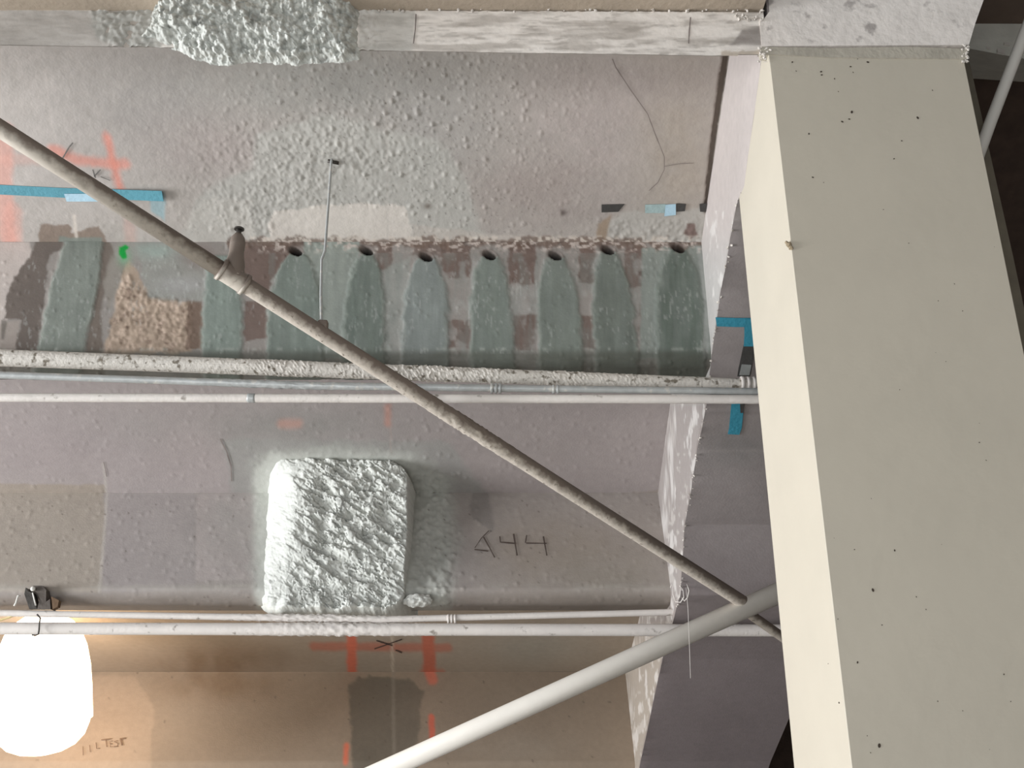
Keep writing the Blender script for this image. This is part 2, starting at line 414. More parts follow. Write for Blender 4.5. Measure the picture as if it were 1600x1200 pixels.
    p.poly([(1088, 384), (1100, 384), (1112, 480), (1108, 560), (1098, 560), (1100, 470)], (168, 170, 166), .8, soft=2, noise=3)
    # ragged brown scar at the top edge, plaster hanging over it
    p.mix(sst(4, -4, V-(386+10*(fbm(U/14, V/40, 71)-.5)*2))*(U > 355)*(1-polymask(U, V, [(474, 376), (562, 376), (562, 400), (474, 400)], soft=2)), (112, 94, 84), .85)
    p.mix(sst(.55, .68, fbm(U/7, V/5, 73))*sst(400, 384, V)*(U > 400), (196, 184, 176), .8)
    p.mix(sst(.35, .7, fbm(U/9, V/50, 81))*(U > 420)*(V > 395), (126, 132, 127), .35)
    p.mix(sst(542, 556, V)*(.6+.3*fbm(U/30, V/8, 3)), (80, 80, 72), .95)  # shade of the rounded nosing painted in as a darker tone
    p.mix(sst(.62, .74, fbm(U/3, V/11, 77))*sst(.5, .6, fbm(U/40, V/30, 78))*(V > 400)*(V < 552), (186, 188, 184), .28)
    p.mix(np.exp(-((V-546)/2.5)**2)*sst(.55, .7, fbm(U/9, V/30, 79)), (180, 184, 176), .35)       # patchy pale line along the nosing
    # green spray dot
    g = polymask(U, V, [(186, 386), (196, 382), (202, 386), (196, 392), (199, 402), (192, 406), (186, 398)], soft=1.5, noise=1.5, ns=6)
    p.blob(194, 402, 10, 14, (110, 170, 130), .6); p.mix(g, (20, 150, 62))
    # holes
    for i, (hx, hy) in enumerate(HOLES):
        r = np.hypot((U-hx)/9.5, (V-hy-(U-hx)*.25)/6.2)
        k = sst(1.15, .75, r); p.H -= .05*k; p.mix(k, (30, 27, 25)); p.mix(sst(1.9, 1.2, r)*(1-k)*(V < hy+2), (96, 84, 78), .7)
    rough = np.clip(tan*1.2 + .5*sst(400, 384, V)*(U > 350), 0, 1)
    p.rough(rough, .006, 7, .12); p.specks(np.clip(.6-rough, 0, 1)*np.ones_like(U), .003, 9, .9)
    p.H += .003*(fbm(U/50, V/50, 2)-.5)
    p.C *= (1+.12*(fbm(U/30, V/30, 9)-.5)+.06*(fbm(U/5, V/5, 12)-.5))[..., None]
    return p.C, p.H

def paint_C(U, V):
    p = Paint(U, V, (158, 149, 147))
    p.blob(90, 690, 170, 50, (154, 144, 143)); p.blob(430, 670, 220, 35, (140, 136, 132), .9); p.blob(800, 700, 160, 60, (150, 141, 138), .7)
    p.blob(300, 690, 60, 60, (158, 147, 145), .6)
    p.poly([(345, 690), (352, 685), (700, 690), (760, 770), (740, 790), (360, 790), (362, 740)], (146, 144, 140), .8, soft=5, noise=5)
    p.poly([(-100, 755), (165, 757), (170, 800), (-100, 800)], (152, 141, 130), .9, soft=2, noise=2)
    p.poly([(960, 772), (1030, 766), (1030, 800), (940, 800)], (148, 138, 128), .7, noise=3)
    p.line([(162, 725), (168, 800)], 3, (182, 175, 168), .7); p.line([(609, 640), (612, 720)], 3, (165, 150, 142), .5)
    p.line([(440, 662), (466, 662)], 14, (196, 140, 122), .45, soft=6); p.line([(606, 635), (606, 662)], 10, (196, 134, 114), .5, soft=5)
    halo(p); base_noise(p); return p.C, p.H
def halo(p):
    U, V = p.U, p.V
    m = polymask(U, V, [(400, 722), (430, 706), (540, 700), (640, 708), (700, 750), (712, 850), (700, 950), (410, 955), (395, 900)], soft=18, noise=12, ns=20)
    p.mix(m, (178, 179, 172), .8)
    p.mix(polymask(U, V, [(398, 735), (425, 708), (640, 712), (640, 960), (402, 945)], soft=9, noise=5), (190, 191, 184), .9)
    r = polymask(U, V, [(640, 720), (700, 750), (715, 850), (705, 940), (640, 950)], soft=12, noise=9)
    p.rough(r, .008, 6, .12); p.rough(m*.5, .004, 6, .08)
    p.specks(np.clip(blobm(U, V, 690, 830, 60, 120)+.35, 0, 1), .005, 9, .86)
def base_noise(p):
    U, V = p.U, p.V
    p.H += .003*(fbm(U/60, V/60, 2)-.5)
    p.C *= (1+.10*(fbm(U/45, V/30, 19)-.5)+.05*(fbm(U/6, V/6, 12)-.5))[..., None]
def paint_D(U, V):
    p = Paint(U, V, (158, 150, 145))
    p.poly([(-100, 760), (160, 757), (165, 830), (157, 925), (-100, 925)], (162, 152, 141), .9, soft=3, noise=3)
    p.poly([(165, 760), (305, 768), (305, 920), (160, 925)], (158, 150, 148), .8, soft=3, noise=3)
    p.poly([(307, 772), (400, 768), (402, 905), (305, 908)], (170, 160, 157), .9, soft=1.5, noise=2)
    p.line([(168, 760), (163, 830), (155, 925)], 3, (186, 179, 172), .8)
    p.blob(370, 830, 60, 80, (150, 146, 142), .6)
    p.blob(860, 860, 160, 60, (152, 141, 131), .9); p.blob(960, 900, 110, 40, (148, 140, 130), .7); p.blob(700, 870, 60, 60, (152, 145, 142), .8)
    p.poly([(740, 740), (765, 770), (770, 830), (740, 815), (735, 790)], (132, 126, 122), .7, soft=3, noise=5)
    p.mix(sst(918, 938, V)*(.6+.4*fbm(U/40, V/8, 3)), (112, 102, 92), .7)  # shading of this nosing put into its colour
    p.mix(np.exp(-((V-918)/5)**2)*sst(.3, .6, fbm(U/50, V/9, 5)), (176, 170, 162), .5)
    halo(p); base_noise(p)
    p.specks(np.full(U.shape, .5), .003, 11, .95)
    d1, d2, r = cells(U/13+5, V/13+8); p.mix(sst(.14, .05, d1)*(r > .90), (100, 90, 84), .7)
    return p.C, p.H
def paint_E(U, V):
    p = Paint(U, V, (152, 139, 124))
    for pts, w, c, a in (([(490, 1010), (700, 1012)], 13, (170, 98, 78), .7), ([(549, 985), (550, 1056)], 15, (196, 104, 80), .95), ([(668, 985), (672, 1056)], 20, (176, 98, 76), .95), ([(660, 1052), (690, 1052)], 12, (176, 98, 76), .6)):
        p.line(pts, w, c, a, soft=3.5, noise=2)
    p.line([(107, 990), (108, 1015)], 40, (226, 150, 110), .5, soft=6)
    p.line([(612, 985), (614, 1056)], 3.5, (190, 176, 160), .8)
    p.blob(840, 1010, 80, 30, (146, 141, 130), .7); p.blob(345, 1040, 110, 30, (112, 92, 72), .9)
    base_noise(p); return p.C, p.H
def paint_G(U, V):
    p = Paint(U, V, (142, 127, 111))
    p.poly([(-100, 1050), (210, 1056), (240, 1100), (236, 1160), (232, 1400), (-100, 1400)], (158, 140, 122), .8, soft=3, noise=4)
    p.poly([(545, 1068), (560, 1056), (640, 1060), (662, 1080), (655, 1130), (650, 1180), (640, 1400), (548, 1400), (548, 1120)], (98, 92, 82), .85, soft=3, noise=5, ns=10)
    p.line([(614, 1050), (616, 1200)], 5, (140, 132, 120), .5)
    p.line([(672, 1052), (676, 1062)], 16, (222, 104, 76), .6, soft=4)
    p.line([(674, 1120), (676, 1172)], 9, (216, 96, 72), .85, soft=2.5); p.line([(541, 1165), (540, 1192)], 8, (214, 110, 82), .8, soft=3)
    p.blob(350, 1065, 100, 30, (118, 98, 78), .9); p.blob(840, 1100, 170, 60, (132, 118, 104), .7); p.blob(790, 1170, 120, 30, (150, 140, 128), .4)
    d1, d2, r = cells(U/17+5, V/17+8); p.mix(sst(.12, .05, d1)*(r > .92), (90, 78, 68), .7)
    base_noise(p); return p.C, p.H

ceil = empty('ceiling', (0, 3.5, 2), kind='structure')
strip('upper_soffit', PROF_A, .0052, .0055, -2.25, paint_A, ceil)
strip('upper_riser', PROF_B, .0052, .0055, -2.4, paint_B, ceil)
strip('middle_soffit', PROF_C, .0085, .010, -3.0, paint_C, ceil)
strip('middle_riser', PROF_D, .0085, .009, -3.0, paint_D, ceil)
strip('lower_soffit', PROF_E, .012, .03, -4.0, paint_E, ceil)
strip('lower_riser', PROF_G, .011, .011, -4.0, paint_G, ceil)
# weight of the structure above, closes the view and the light from above
prism('slab_above', [(A0[0], A0[1]+.02), (A1[0]+.02, A1[1]+.02), (C00[0]+.02, C00[1]+.02), (C1[0]+.02, C1[1]+.02), (E00[0]+.02, E00[1]+.03), (E1[0]+.03, E1[1]+.03),
       (G1[0]+.1, G1[1]-.4), (9, -.6), (9, 2.3), (A0[0], 4.6)], -5, XR-.01, mat('slab_concrete', (150, 143, 136)), ceil)

# ------------------------------------------------------------------ raker beam running down behind the column
def raker():
    root = empty('raker_beam', (1.1, 3, 2), label='sloping concrete beam running down behind the painted column, plain grey underside', cat='beam', kind='structure')
    S = strip_points(RAKER, .008); n = len(S)
    jag = .014*(fbm(S[:, 0]*14, S[:, 1]*3, 5, 4)-.5)
    S0 = S; S = S + np.stack([jag*0, jag], -1)
    def W(y): return .575 + .2*sst(2.97, 3.3, y)
    # side
    t = np.concatenate([np.linspace(0, .35, 60)**1, np.linspace(.36, 1, 14)])
    yy = np.broadcast_to(S[:, 0][:, None], (n, len(t))).copy(); zz = S[:, 1][:, None] + t[None]*1.25
    xx = np.full(yy.shape, XR); U, V = proj(xx, yy, zz)
    p = Paint(U, V, (182, 173, 169))
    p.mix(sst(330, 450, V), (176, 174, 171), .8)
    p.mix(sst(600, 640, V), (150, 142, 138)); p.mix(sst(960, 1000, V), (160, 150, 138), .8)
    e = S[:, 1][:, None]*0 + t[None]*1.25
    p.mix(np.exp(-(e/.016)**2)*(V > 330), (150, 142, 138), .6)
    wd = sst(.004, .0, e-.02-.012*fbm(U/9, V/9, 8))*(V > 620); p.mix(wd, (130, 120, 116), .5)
    p.mix(sst(.56, .7, fbm(U/5, V/24, 13))*(V > 330), (216, 212, 208), .55)
    p.mix(sst(.6, .72, fbm(U/8, V/14, 15))*(V > 600), (196, 190, 184), .5)
    p.H += .006*(fbm(U/14, V/30, 5)-.5); p.C *= (1+.08*(fbm(U/10, V/30, 9)-.5))[..., None]
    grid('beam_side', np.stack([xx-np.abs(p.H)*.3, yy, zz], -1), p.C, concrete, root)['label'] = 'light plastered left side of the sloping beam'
    # underside
    xx = XR + np.linspace(0, 1, 90)[None]*W(S[:, 0])[:, None]; yy = np.broadcast_to(S[:, :1], xx.shape); zz = S0[:, 1:] + (S-S0)[:, 1:]*np.exp(-(xx-XR)/.03)
    U, V = proj(xx, yy, zz); p = Paint(U, V, (148, 140, 138))
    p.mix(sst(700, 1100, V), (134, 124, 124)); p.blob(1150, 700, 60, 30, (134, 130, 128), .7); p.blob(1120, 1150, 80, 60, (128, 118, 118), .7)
    p.poly([(1130, 300), (1175, 300), (1175, 345), (1140, 345)], (168, 160, 156), .7, noise=2)
    p.line([(1080, 705), (1300, 703)], 3, (160, 152, 148), .4); p.line([(1080, 645), (1300, 646)], 4, (120, 114, 112), .4)
    base_noise(p)
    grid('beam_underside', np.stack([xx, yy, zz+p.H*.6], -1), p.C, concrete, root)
    # far side, ends and top
    yz_ = [(RAKER[0][0], RAKER[0][1]+.02)] + [(a, b+.02) for a, b in RAKER[1:]] + [(RAKER[-1][0], RAKER[-1][1]+1.25), (2.47, 3.4)]
    bcm = mat('beam_concrete', (140, 132, 130))
    lo = [(a, b+.02) for a, b in RAKER]
    k = [i for i, a in enumerate(lo) if a[0] > 3.0][0]; mid = ext(lo[k-1], lo[k], 3.0)
    prism('beam_core', [(a, b+.02) for a, b in lo[:k]] + [mid, (3.0, 3.2), (2.475, 3.4)], XR+.012, XR+.575, bcm, root)
    prism('beam_core', [mid] + lo[k:] + [(RAKER[-1][0], RAKER[-1][1]+1.25), (3.0, 3.2)], XR+.012, XR+.77, bcm, root)
    V_ = []; Fc = []
    rd = random.Random(4)
    bm = bmesh.new()
    for i in range(0, n, 1):                 # plaster crumbs clinging to the lower edge
        v = proj(XR, S[i, 0], S[i, 1])[1]
        if not (300 < v < 960) or rd.random() > (.55 if v < 560 else .4): continue
        c = Vector((XR+rd.uniform(-.004, .008), S[i, 0]+rd.uniform(-.01, .01), S[i, 1]+rd.uniform(-.004, .01))); s = rd.uniform(.0015, .0055)
        r = bmesh.ops.create_icosphere(bm, subdivisions=1, radius=s, matrix=Matrix.Translation(c))
        for vv in r['verts']: vv.co += Vector((rd.uniform(-1, 1), rd.uniform(-1, 1), rd.uniform(-1, 1)))*s*.4
    o = bmobj('plaster_crumbs', bm, mat('crumb_plaster', (205, 198, 190)), root); o['kind'] = 'stuff'
    return root
rk = raker()

# ------------------------------------------------------------------ cross beam over the column
def cross_beam():
    root = empty('cross_beam', (0, 2.5, 2.2), label='pale concrete cross beam along the top, resting on the painted column', cat='beam', kind='structure')
    Y = 2.47
    zb = lambda u: PY(u, 70+15*min(max(u, 0), 1150)/1000 if u < 1150 else 85, Y).z
    def top(u): return PY(u, 14+5*u/1200, Y).z
    # left beam, a grid so that it has a worn face
    xs = np.arange(-1.95, .70, .0045); xs = np.concatenate([[-5, -4, -3, -2.3], xs, [.70, .745, XR-.001]])
    us = 800 + (xs/ (Y*CP+2.15*SP))*F
    bot = np.array([zb(u) for u in us]); tp = np.array([top(min(u, 1200)) for u in us])
    t = np.linspace(0, 1, 36)
    zz = bot[None]+(tp-bot)[None]*t[:, None]; xx = np.broadcast_to(xs[None], zz.shape)
    yy = np.full(zz.shape, Y); U, V = proj(xx, yy, zz)
    p = Paint(U, V, (236, 229, 222))
    p.mix(sst(.4, .7, fbm(U/70, V/9, 3)), (184, 176, 168), .8); p.mix(sst(.58, .75, fbm(U/26, V/4, 13)), (158, 150, 142), .5)
    p.poly([(-100, 0), (230, 0), (240, 100), (-100, 90)], (168, 163, 158), .8, soft=12)
    p.poly([(140, 0), (250, 0), (250, 78), (200, 80), (150, 60)], (162, 162, 156), .7, soft=8, noise=8)
    p.poly([(560, 10), (650, 14), (645, 85), (560, 88)], (186, 184, 178), .6, soft=3, noise=3)
    p.poly([(1140, 70), (1160, 48), (1185, 42), (1210, 60), (1200, 72)], (145, 137, 132), .85, soft=3, noise=3)
    p.poly([(1125, 80), (1190, 80), (1190, 92), (1125, 92)], (190, 176, 160), .8, soft=2)
    p.mix(sst(3.2, 0, V-(14+5*U/1200))*sst(.35, .6, fbm(U/6, V/9, 17)), (226, 216, 206), .9)
    p.rough(polymask(U, V, [(130, -10), (260, -10), (250, 90), (170, 75)], soft=10, noise=8)+.8*polymask(U, V, [(550, -10), (590, -10), (590, 85), (555, 85)], soft=8, noise=6), .009, 7, .12)
    p.H += .003*(fbm(U/20, V/6, 8)-.5); p.C *= (1+.08*(fbm(U/12, V/8, 9)-.5))[..., None]
    e = sst(.0, .12, np.broadcast_to(t[:, None], zz.shape))
    grid('beam_face', np.stack([xx, yy-p.H, zz+(.006*(fbm(U/7, V/50, 3)-.5))*(t[:, None] > .97)], -1), p.C, concrete, root)
    # body behind the face, underside sloping up and away
    bm = bmesh.new(); rows = []
    for i in list(range(0, len(xs), 12))+[len(xs)-1]:
        x = xs[i]; rows.append([bm.verts.new(c) for c in ((x, Y+.003, bot[i]), (x, Y+.003, tp[i]), (x, Y+.45, tp[i]+.35), (x, Y+.45, bot[i]+.5))])
    for a, b in zip(rows, rows[1:]):
        for k in range(4): bm.faces.new((a[k], b[k], b[(k+1) % 4], a[(k+1) % 4]))
    bm.faces.new(rows[0]); bm.faces.new(rows[-1][::-1])
    bmobj('beam_body', bm, mat('beam_body_concrete', (172, 164, 156)), root)
    # right part over the column
    zc = PY(1350, 68, Y).z
    def part(name, pts, Y0, depth, m):
        bm = bmesh.new(); a = [bm.verts.new(PY(u, v, Y0)) for u, v in pts]; b = [bm.verts.new(PY(u, v, Y0)+Vector((0, depth, 0))) for u, v in pts]
        bm.faces.new(a); bm.faces.new(b[::-1]); k = len(a)
        for i in range(k): bm.faces.new((a[i], b[i], b[(i+1) % k], a[(i+1) % k]))
        return bmobj(name, bm, m, root)
    capm = mat('cap_concrete', (230, 222, 215), vary=.10, scale=9, bump=.3, bscale=40, spots=((176, 168, 163), 22, .60, .72))
    part('beam_end_block', [(1186, 26), (1194, 29), (1202, 18), (1197, -60), (1562, -60), (1537, 0), (1524, 36), (1514, 70), (1190, 72)], Y-.0012, .03, capm)['label'] = 'pale concrete block where the beam passes over the column'
    part('shadow_joint', [(1187, 78), (1190, 66), (1512, 69), (1511, 78)], Y+.012, .03, mat('joint_mortar', (150, 142, 132)))
    part('mortar_bed', [(1190, 84), (1188, 73), (1300, 75), (1420, 73), (1512, 76), (1511, 92), (1300, 90)], Y-.003, .03, mat('mortar_bed_paint', (178, 171, 158)))
    bm = bmesh.new(); rd = random.Random(12)
    for k in range(130):
        if k < 45: u, v = rd.uniform(1150, 1192), 30+rd.uniform(-14, 3)*(rd.uniform(0, 1))
        elif k < 85: u, v = rd.uniform(560, 1192), 16+rd.uniform(-2, 2)
        elif k < 105: u, v = rd.gauss(1194, 5), rd.uniform(74, 98)
        else: u, v = rd.gauss(1509, 2.5), rd.uniform(70, 98)
        c = PY(u, v, Y-.004); s = rd.uniform(.0015, .0055)
        r = bmesh.ops.create_icosphere(bm, subdivisions=1, radius=s, matrix=Matrix.Translation(c))
        for vv in r['verts']: vv.co += Vector((rd.uniform(-1, 1), rd.uniform(-.5, .5), rd.uniform(-1, 1)))*s*.5
    o = bmobj('plaster_crumbs', bm, mat('crumb_plaster'), root); o['kind'] = 'stuff'
    # soffit coming towards the viewer above the beam
    zt = top(700)
    s = box('near_soffit', -5, .765, 2.05, Y+.02, zt+.002, zt+.2, mat('near_soffit_concrete', (172, 158, 142), vary=.12, scale=6), root)
    s.rotation_euler = (0, 0, 0)
cross_beam()

# ------------------------------------------------------------------ column
def column():
    Y = 2.47
    root = empty('column', (1.06, 2.7, -1.5), label='large cream painted square concrete column on the right, lit on its left side', cat='column', kind='structure')
    xl, xr = XR, 1.349
    zt = PY(1350, 84, Y).z; zr = RAKER[2][1]-.0
    bm = bmesh.new()
    def P(x, y, z): return bm.verts.new((x, y, z))
    pts = [(Y, -1.5), (Y, zt), (RAKER[1][0], RAKER[1][1]), (2.97, yz(1158, 298)[1]), (2.97, -1.5)]
    a = [P(xl+.002*0, y, z) for y, z in pts]; b = [P(xr, y, z) for y, z in pts]
    bm.faces.new(a); bm.faces.new(b[::-1])
    for i in range(5): bm.faces.new((a[i], b[i], b[(i+1) % 5], a[(i+1) % 5]))
    ed = [e for e in bm.edges if abs(e.verts[0].co.y-Y) < 1e-4 and abs(e.verts[1].co.y-Y) < 1e-4 and abs(e.verts[0].co.x-e.verts[1].co.x) < 1e-4]
    bmesh.ops.bevel(bm, geom=ed, offset=.002, segments=1, affect='EDGES')
    bmobj('shaft', bm, colpaint, root)
    xo = PY(1515, 100, 2.9).x; xo2 = PY(1578, 400, 2.9).x
    bm = bmesh.new()
    vs = [(1.2, -1.5), (1.2, 2.2), (xo, PY(1515, 100, 2.9).z+.1), (xo2+.01, PY(1578, 400, 2.9).z), (xo2+.02, -1.5)]
    a = [bm.verts.new((x, 2.9, z)) for x, z in vs]; b = [bm.verts.new((x, 2.99, z)) for x, z in vs]
    bm.faces.new(a); bm.faces.new(b[::-1])
    for i in range(5): bm.faces.new((a[i], b[i], b[(i+1) % 5], a[(i+1) % 5]))
    bmobj('back_flange', bm, mat('flange_paint', (112, 104, 90)), root)['label'] = 'narrow olive strip along the right edge of the column'
    # pits in the paint
    bm = bmesh.new(); rd = random.Random(3)
    spots = [(1238, 97, 3), (1244, 111, 2), (1283, 112, 3.4), (1284, 117, 3), (1304, 123, 2.4), (1329, 104, 3), (1333, 113, 2), (1356, 97, 4), (1331, 175, 4.6), (1327, 186, 3), (1316, 190, 3.6),
             (1434, 184, 4.4), (1264, 209, 3), (1270, 277, 3), (1409, 220, 2.4), (1397, 248, 2.4), (1457, 141, 2.2), (1287, 285, 1.5), (1340, 92, 1.6), (1310, 143, 1.8), (1364, 922, 4), (1398, 860, 2.5),
             (1340, 1035, 2.6), (1374, 1165, 4.5), (1311, 1098, 2), (1466, 470, 1.6), (1420, 380, 1.6)]
    for k in range(26): spots.append((rd.uniform(1290, 1590), rd.uniform(300, 1180), rd.uniform(.8, 1.8)))
    for u, v, s in spots:
        c = PY(u, v, Y-.0012); r = s*.5*.0017
        bmesh.ops.create_circle(bm, cap_ends=True, segments=8, radius=1, matrix=Matrix.Translation(c) @ Matrix.Rotation(rd.uniform(0, 3), 4, 'Y') @ Matrix.Rotation(math.pi/2, 4, 'X') @ Matrix.Diagonal((r*1.35, r*.9, 1, 1)))
    o = bmobj('paint_pits', bm, mat('pit_dark', (70, 60, 52), bump=0), root); o['kind'] = 'stuff'
    bm = bmesh.new()
    for u, v, s in ((1233, 383, .008), (1229, 379, .005), (1236, 387, .006)):
        r = bmesh.ops.create_icosphere(bm, subdivisions=2, radius=s, matrix=Matrix.Translation(PY(u, v, Y-.001)))
        for vv in r['verts']: vv.co += Vector((rd.uniform(-1, 1), 0, rd.uniform(-1, 1)))*s*.3
    bmobj('chip', bm, mat('chip_tan', (150, 135, 112)), root)['label'] = 'tan chip on the left corner of the column'
column()

# ------------------------------------------------------------------ dark bay right of the column
def right_bay():
    root = empty('ceiling_right_bay', (2.5, 4, 2), kind='structure')
    Y = 3.3
    bm = bmesh.new()
    pts = [(1460, 36), (1900, 40), (1900, 108), (1600, 92), (1515, 76), (1460, 70)]
    a = [bm.verts.new(PY(u, v, Y)) for u, v in pts]; b = [bm.verts.new(PY(u, v, Y)+Vector((0, .5, .3))) for u, v in pts]
    bm.faces.new(a); bm.faces.new(b[::-1])
    for i in range(6): bm.faces.new((a[i], b[i], b[(i+1) % 6], a[(i+1) % 6]))
    bmobj('edge_beam', bm, mat('edge_beam_paint', (214, 212, 202), vary=.1, spots=((176, 170, 162), 20, .70, .76)), root)
    z = PY(1550, 37, Y).z
    box('bay_soffit', 1.36, 5, 2.0, Y+.03, z, z+.2, mat('bay_soffit_brown', (100, 86, 76), vary=.35, scale=3), root)
    prism('bay_slab', [(Y+.3, z+.2), (7.9, .7), (7.9, 1.1), (Y+.3, z+.6)], 1.5, 6.8, darkm, root)
    for u, v, s in ((1573, 69, .014), (1564, 81, .02), (1545, 75, .01)):
        bm = bmesh.new(); bmesh.ops.create_cube(bm, size=s, matrix=Matrix.Translation(PY(u, v, Y-.004)) @ Matrix.Rotation(.2, 4, 'Y') @ Matrix.Diagonal((1.5, .4, .9, 1)))
        bmobj('torn_tape_scrap', bm, mat('scrap_white', (214, 208, 200)), root)
right_bay()

# ------------------------------------------------------------------ sprayed mortar mounds
mortar = mat('sprayed_mortar', (212, 212, 206), vary=.08, scale=40, bump=.6, bscale=70)
def mound():
    tl, tr = hit(PROF_C, 425, 722, 0), hit(PROF_C, 645, 722, 0)
    bl, br = PY(410, 958, D1[0]-.02), PY(640, 960, D1[0]-.02)
    n, m_ = 230, 250
    s = np.linspace(-.06, 1.02, m_)[None].repeat(n, 0); t = np.linspace(-.03, 1.01, n)[:, None].repeat(m_, 1)
    TL, TR, BL, BR = (np.array(v) for v in (tl, tr, bl, br))
    P = ((1-s)*(1-t))[..., None]*TL + (s*(1-t))[..., None]*TR + ((1-s)*t)[..., None]*BL + (s*t)[..., None]*BR
    wallp = P.copy(); prof = PROF_C + PROF_D[1:9] + [(D1[0]+.02, D1[1]-.15)]
    for j in range(m_):
        if s[0, j] > .26: break
        for i in range(n):
            u_, v_ = proj(*P[i, j]); wallp[i, j] = hit(prof, u_, v_, 0)
    kb = sst(-.05, .20, s)[..., None]; P = wallp*(1-kb) + P*kb
    N = np.cross(BR-TL, TR-BL); N /= np.linalg.norm(N); N = N*(-1 if N[1] > 0 else 1)
    U, V = s*230, t*235
    wob = 6*(fbm(U/30, V/30, 3)-.5)*2/230
    dl = s+wob; dr = 1-s+wob*.6; dt = t+.03+wob; db = 1-t+.5*wob
    sc = .06                                     # rounded corners
    def rnd(a, b): return np.where((a < .16) & (b < .16), .16-np.hypot(.16-a, .16-b), np.minimum(a, b))
    e = np.minimum(np.minimum(rnd(dr, dt), rnd(dr, db)), np.minimum(rnd(dl+.05, dt), rnd(dl+.05, db)))
    body = sst(-.02, .035, e)*sst(-.06, .05, dl)
    soft = sst(-.04, .16, dl)*.8+.2*sst(-.06,.05,dl)
    d1, d2, r1 = cells(U/16+.4*fbm(U/9, V/9, 2), V/16+.4*fbm(U/9, V/9, 5)); e1, e2, r2 = cells(U/8+9, V/8+3)
    # diagonal ridges, as if flung on, with cracks between the lumps
    q = fbm((U+.9*V)/26, (V*.9-.55*U)/9, 7, 4); rid = 1-np.abs(2*q-1)*1.6
    amt = sst(.12, .4, s)*(.55+.45*sst(1., .5, t)) + .35
    q2 = fbm((U+.9*V)/16, (V*.9-.55*U)/6, 27, 3)
    h = .028*soft + .016*amt*(fbm(U/26, V/26, 8)-.5)*2 + .013*amt*(sst(.38, .52, q)-.5) + .007*amt*(sst(.40, .54, q2)-.5) - .007*amt*sst(.10, 0, d2-d1)*(r1 > .4) + .003*amt*(fbm(U/5, V/5, 6, 3)-.5)*2
    ck = sst(.42, .55, fbm(U/24, V/24, 44))*sst(.1, .3, s)
    h = h - .022*ck*np.exp(-((q-.47)/.014)**2) - .014*ck*np.exp(-((q2-.5)/.02)**2)
    # bulging lumps along the lower edge
    bl_ = sst(.86, .97, t); h = h + bl_*.03*np.abs(np.sin(U/13.+2*fbm(U/20, V/20, 2)))*sst(.3, .8, fbm(U/15, V/80, 5)+.2)
    P = P + N*(h*body - (.02+.28*sst(.1, .3, s))*(1-body))[..., None]
    P[..., 2] -= (bl_*body*.010*fbm(U/9, V/60, 4))
    C = np.zeros(P.shape)+lin((203, 204, 198)); C *= (1+.12*(fbm(U/20, V/20, 31)-.5)+.08*(fbm(U/4, V/4, 3)-.5))[..., None]
    C *= (1-.10*sst(.1, 0, d2-d1)*amt)[..., None]
    o = grid('mortar_mound', P, C, mat('mortar_attr', attr=True, vary=.05, bump=.3, bscale=80))
    bm = bmesh.new(); bm.from_mesh(o.data); bb = (body+.5*((s > .3) & (t < .95))).reshape(-1); bm.verts.ensure_lookup_table()
    bmesh.ops.delete(bm, geom=[v for v in bm.verts if bb[v.index] < .03], context='VERTS'); bm.to_mesh(o.data); bm.free()
    tag(o, 'rough square mound of grey mortar filling the angle of the middle step', 'mortar mound')
    bm = bmesh.new(); r = bmesh.ops.create_icosphere(bm, subdivisions=4, radius=1)
    for v in bm.verts:
        d = v.co.normalized(); k = 1+.5*(float(fbm(np.array(d.x*3+9), np.array(d.z*3+d.y*2+9), 4))-.5)*2
        v.co = Vector((d.x*.062*k, d.y*.03*k, d.z*.03*k))
    bmesh.ops.translate(bm, verts=bm.verts[:], vec=PY(652, 938, D1[0]-.01))
    tag(bmobj('mortar_lump', bm, mortar, None, True), 'small loose mortar lump at the lower right corner of the square mound', 'mortar lump')
mound()
def upper_mound():
    Y = 2.47; n, m_ = 190, 400
    us = np.linspace(196, 592, m_)[None].repeat(n, 0); vs = np.linspace(-70, 116, n)[:, None].repeat(m_, 1)
    lowb = 103 - 42*sst(330, 215, us) + 0*us - 8*sst(520, 560, us) + 3*np.sin(us/17)
    wob = 14*(fbm(us/16, vs/16, 3)-.5)
    e = np.minimum(np.minimum(us-236+wob+ .35*(vs-20), 562-us+wob*.7), lowb-vs+wob*.8)
    body = sst(-6, 16, e)
    d1, d2, r1 = cells(us/8.5, vs/8.5); f1, f2, r2 = cells(us/16+7, vs/16+4)
    g1, g2, gr = cells(us/5+3, vs/5+8)
    dome = lambda d, k: np.sqrt(np.maximum(0, 1-(d*k)**2))
    h = .050*sst(-4, 50, e) + .020*dome(f1, 1.25)*(.4+r2) + .014*dome(d1, 1.3)*(r1 > .25) + .008*dome(g1, 1.3)*gr + .034*(fbm(us/20, vs/20, 9)-.5)
    h = np.maximum(h, 0)*body - .012*(1-body)
    P = np.zeros(us.shape+(3,))
    k = (600-vs)/F; d0 = (us-800)/F; dy = CP-k*SP; dz = SP+k*CP
    P[..., 0] = d0*Y/dy; P[..., 1] = Y - h*.85; P[..., 2] = dz*Y/dy - h*.5 + .012
    C = np.zeros(P.shape)+lin((202, 203, 197)); C *= (.86+.24*r1*sst(.6, .1, d1)+.10*(fbm(us/20, vs/20, 3)-.5))[..., None]
    C *= (1-.35*sst(.72, .9, fbm(us/14, vs/14, 23)+.1))[..., None]
    o = grid('mortar_mound', P, C, mat('mortar_attr'))
    bm = bmesh.new(); bm.from_mesh(o.data); bb = body.reshape(-1); bm.verts.ensure_lookup_table()
    bmesh.ops.delete(bm, geom=[v for v in bm.verts if bb[v.index] < .10], context='VERTS'); bm.to_mesh(o.data); bm.free()
    tag(o, 'lumpy grey mortar mound on the pale cross beam at the top', 'mortar mound')
upper_mound()

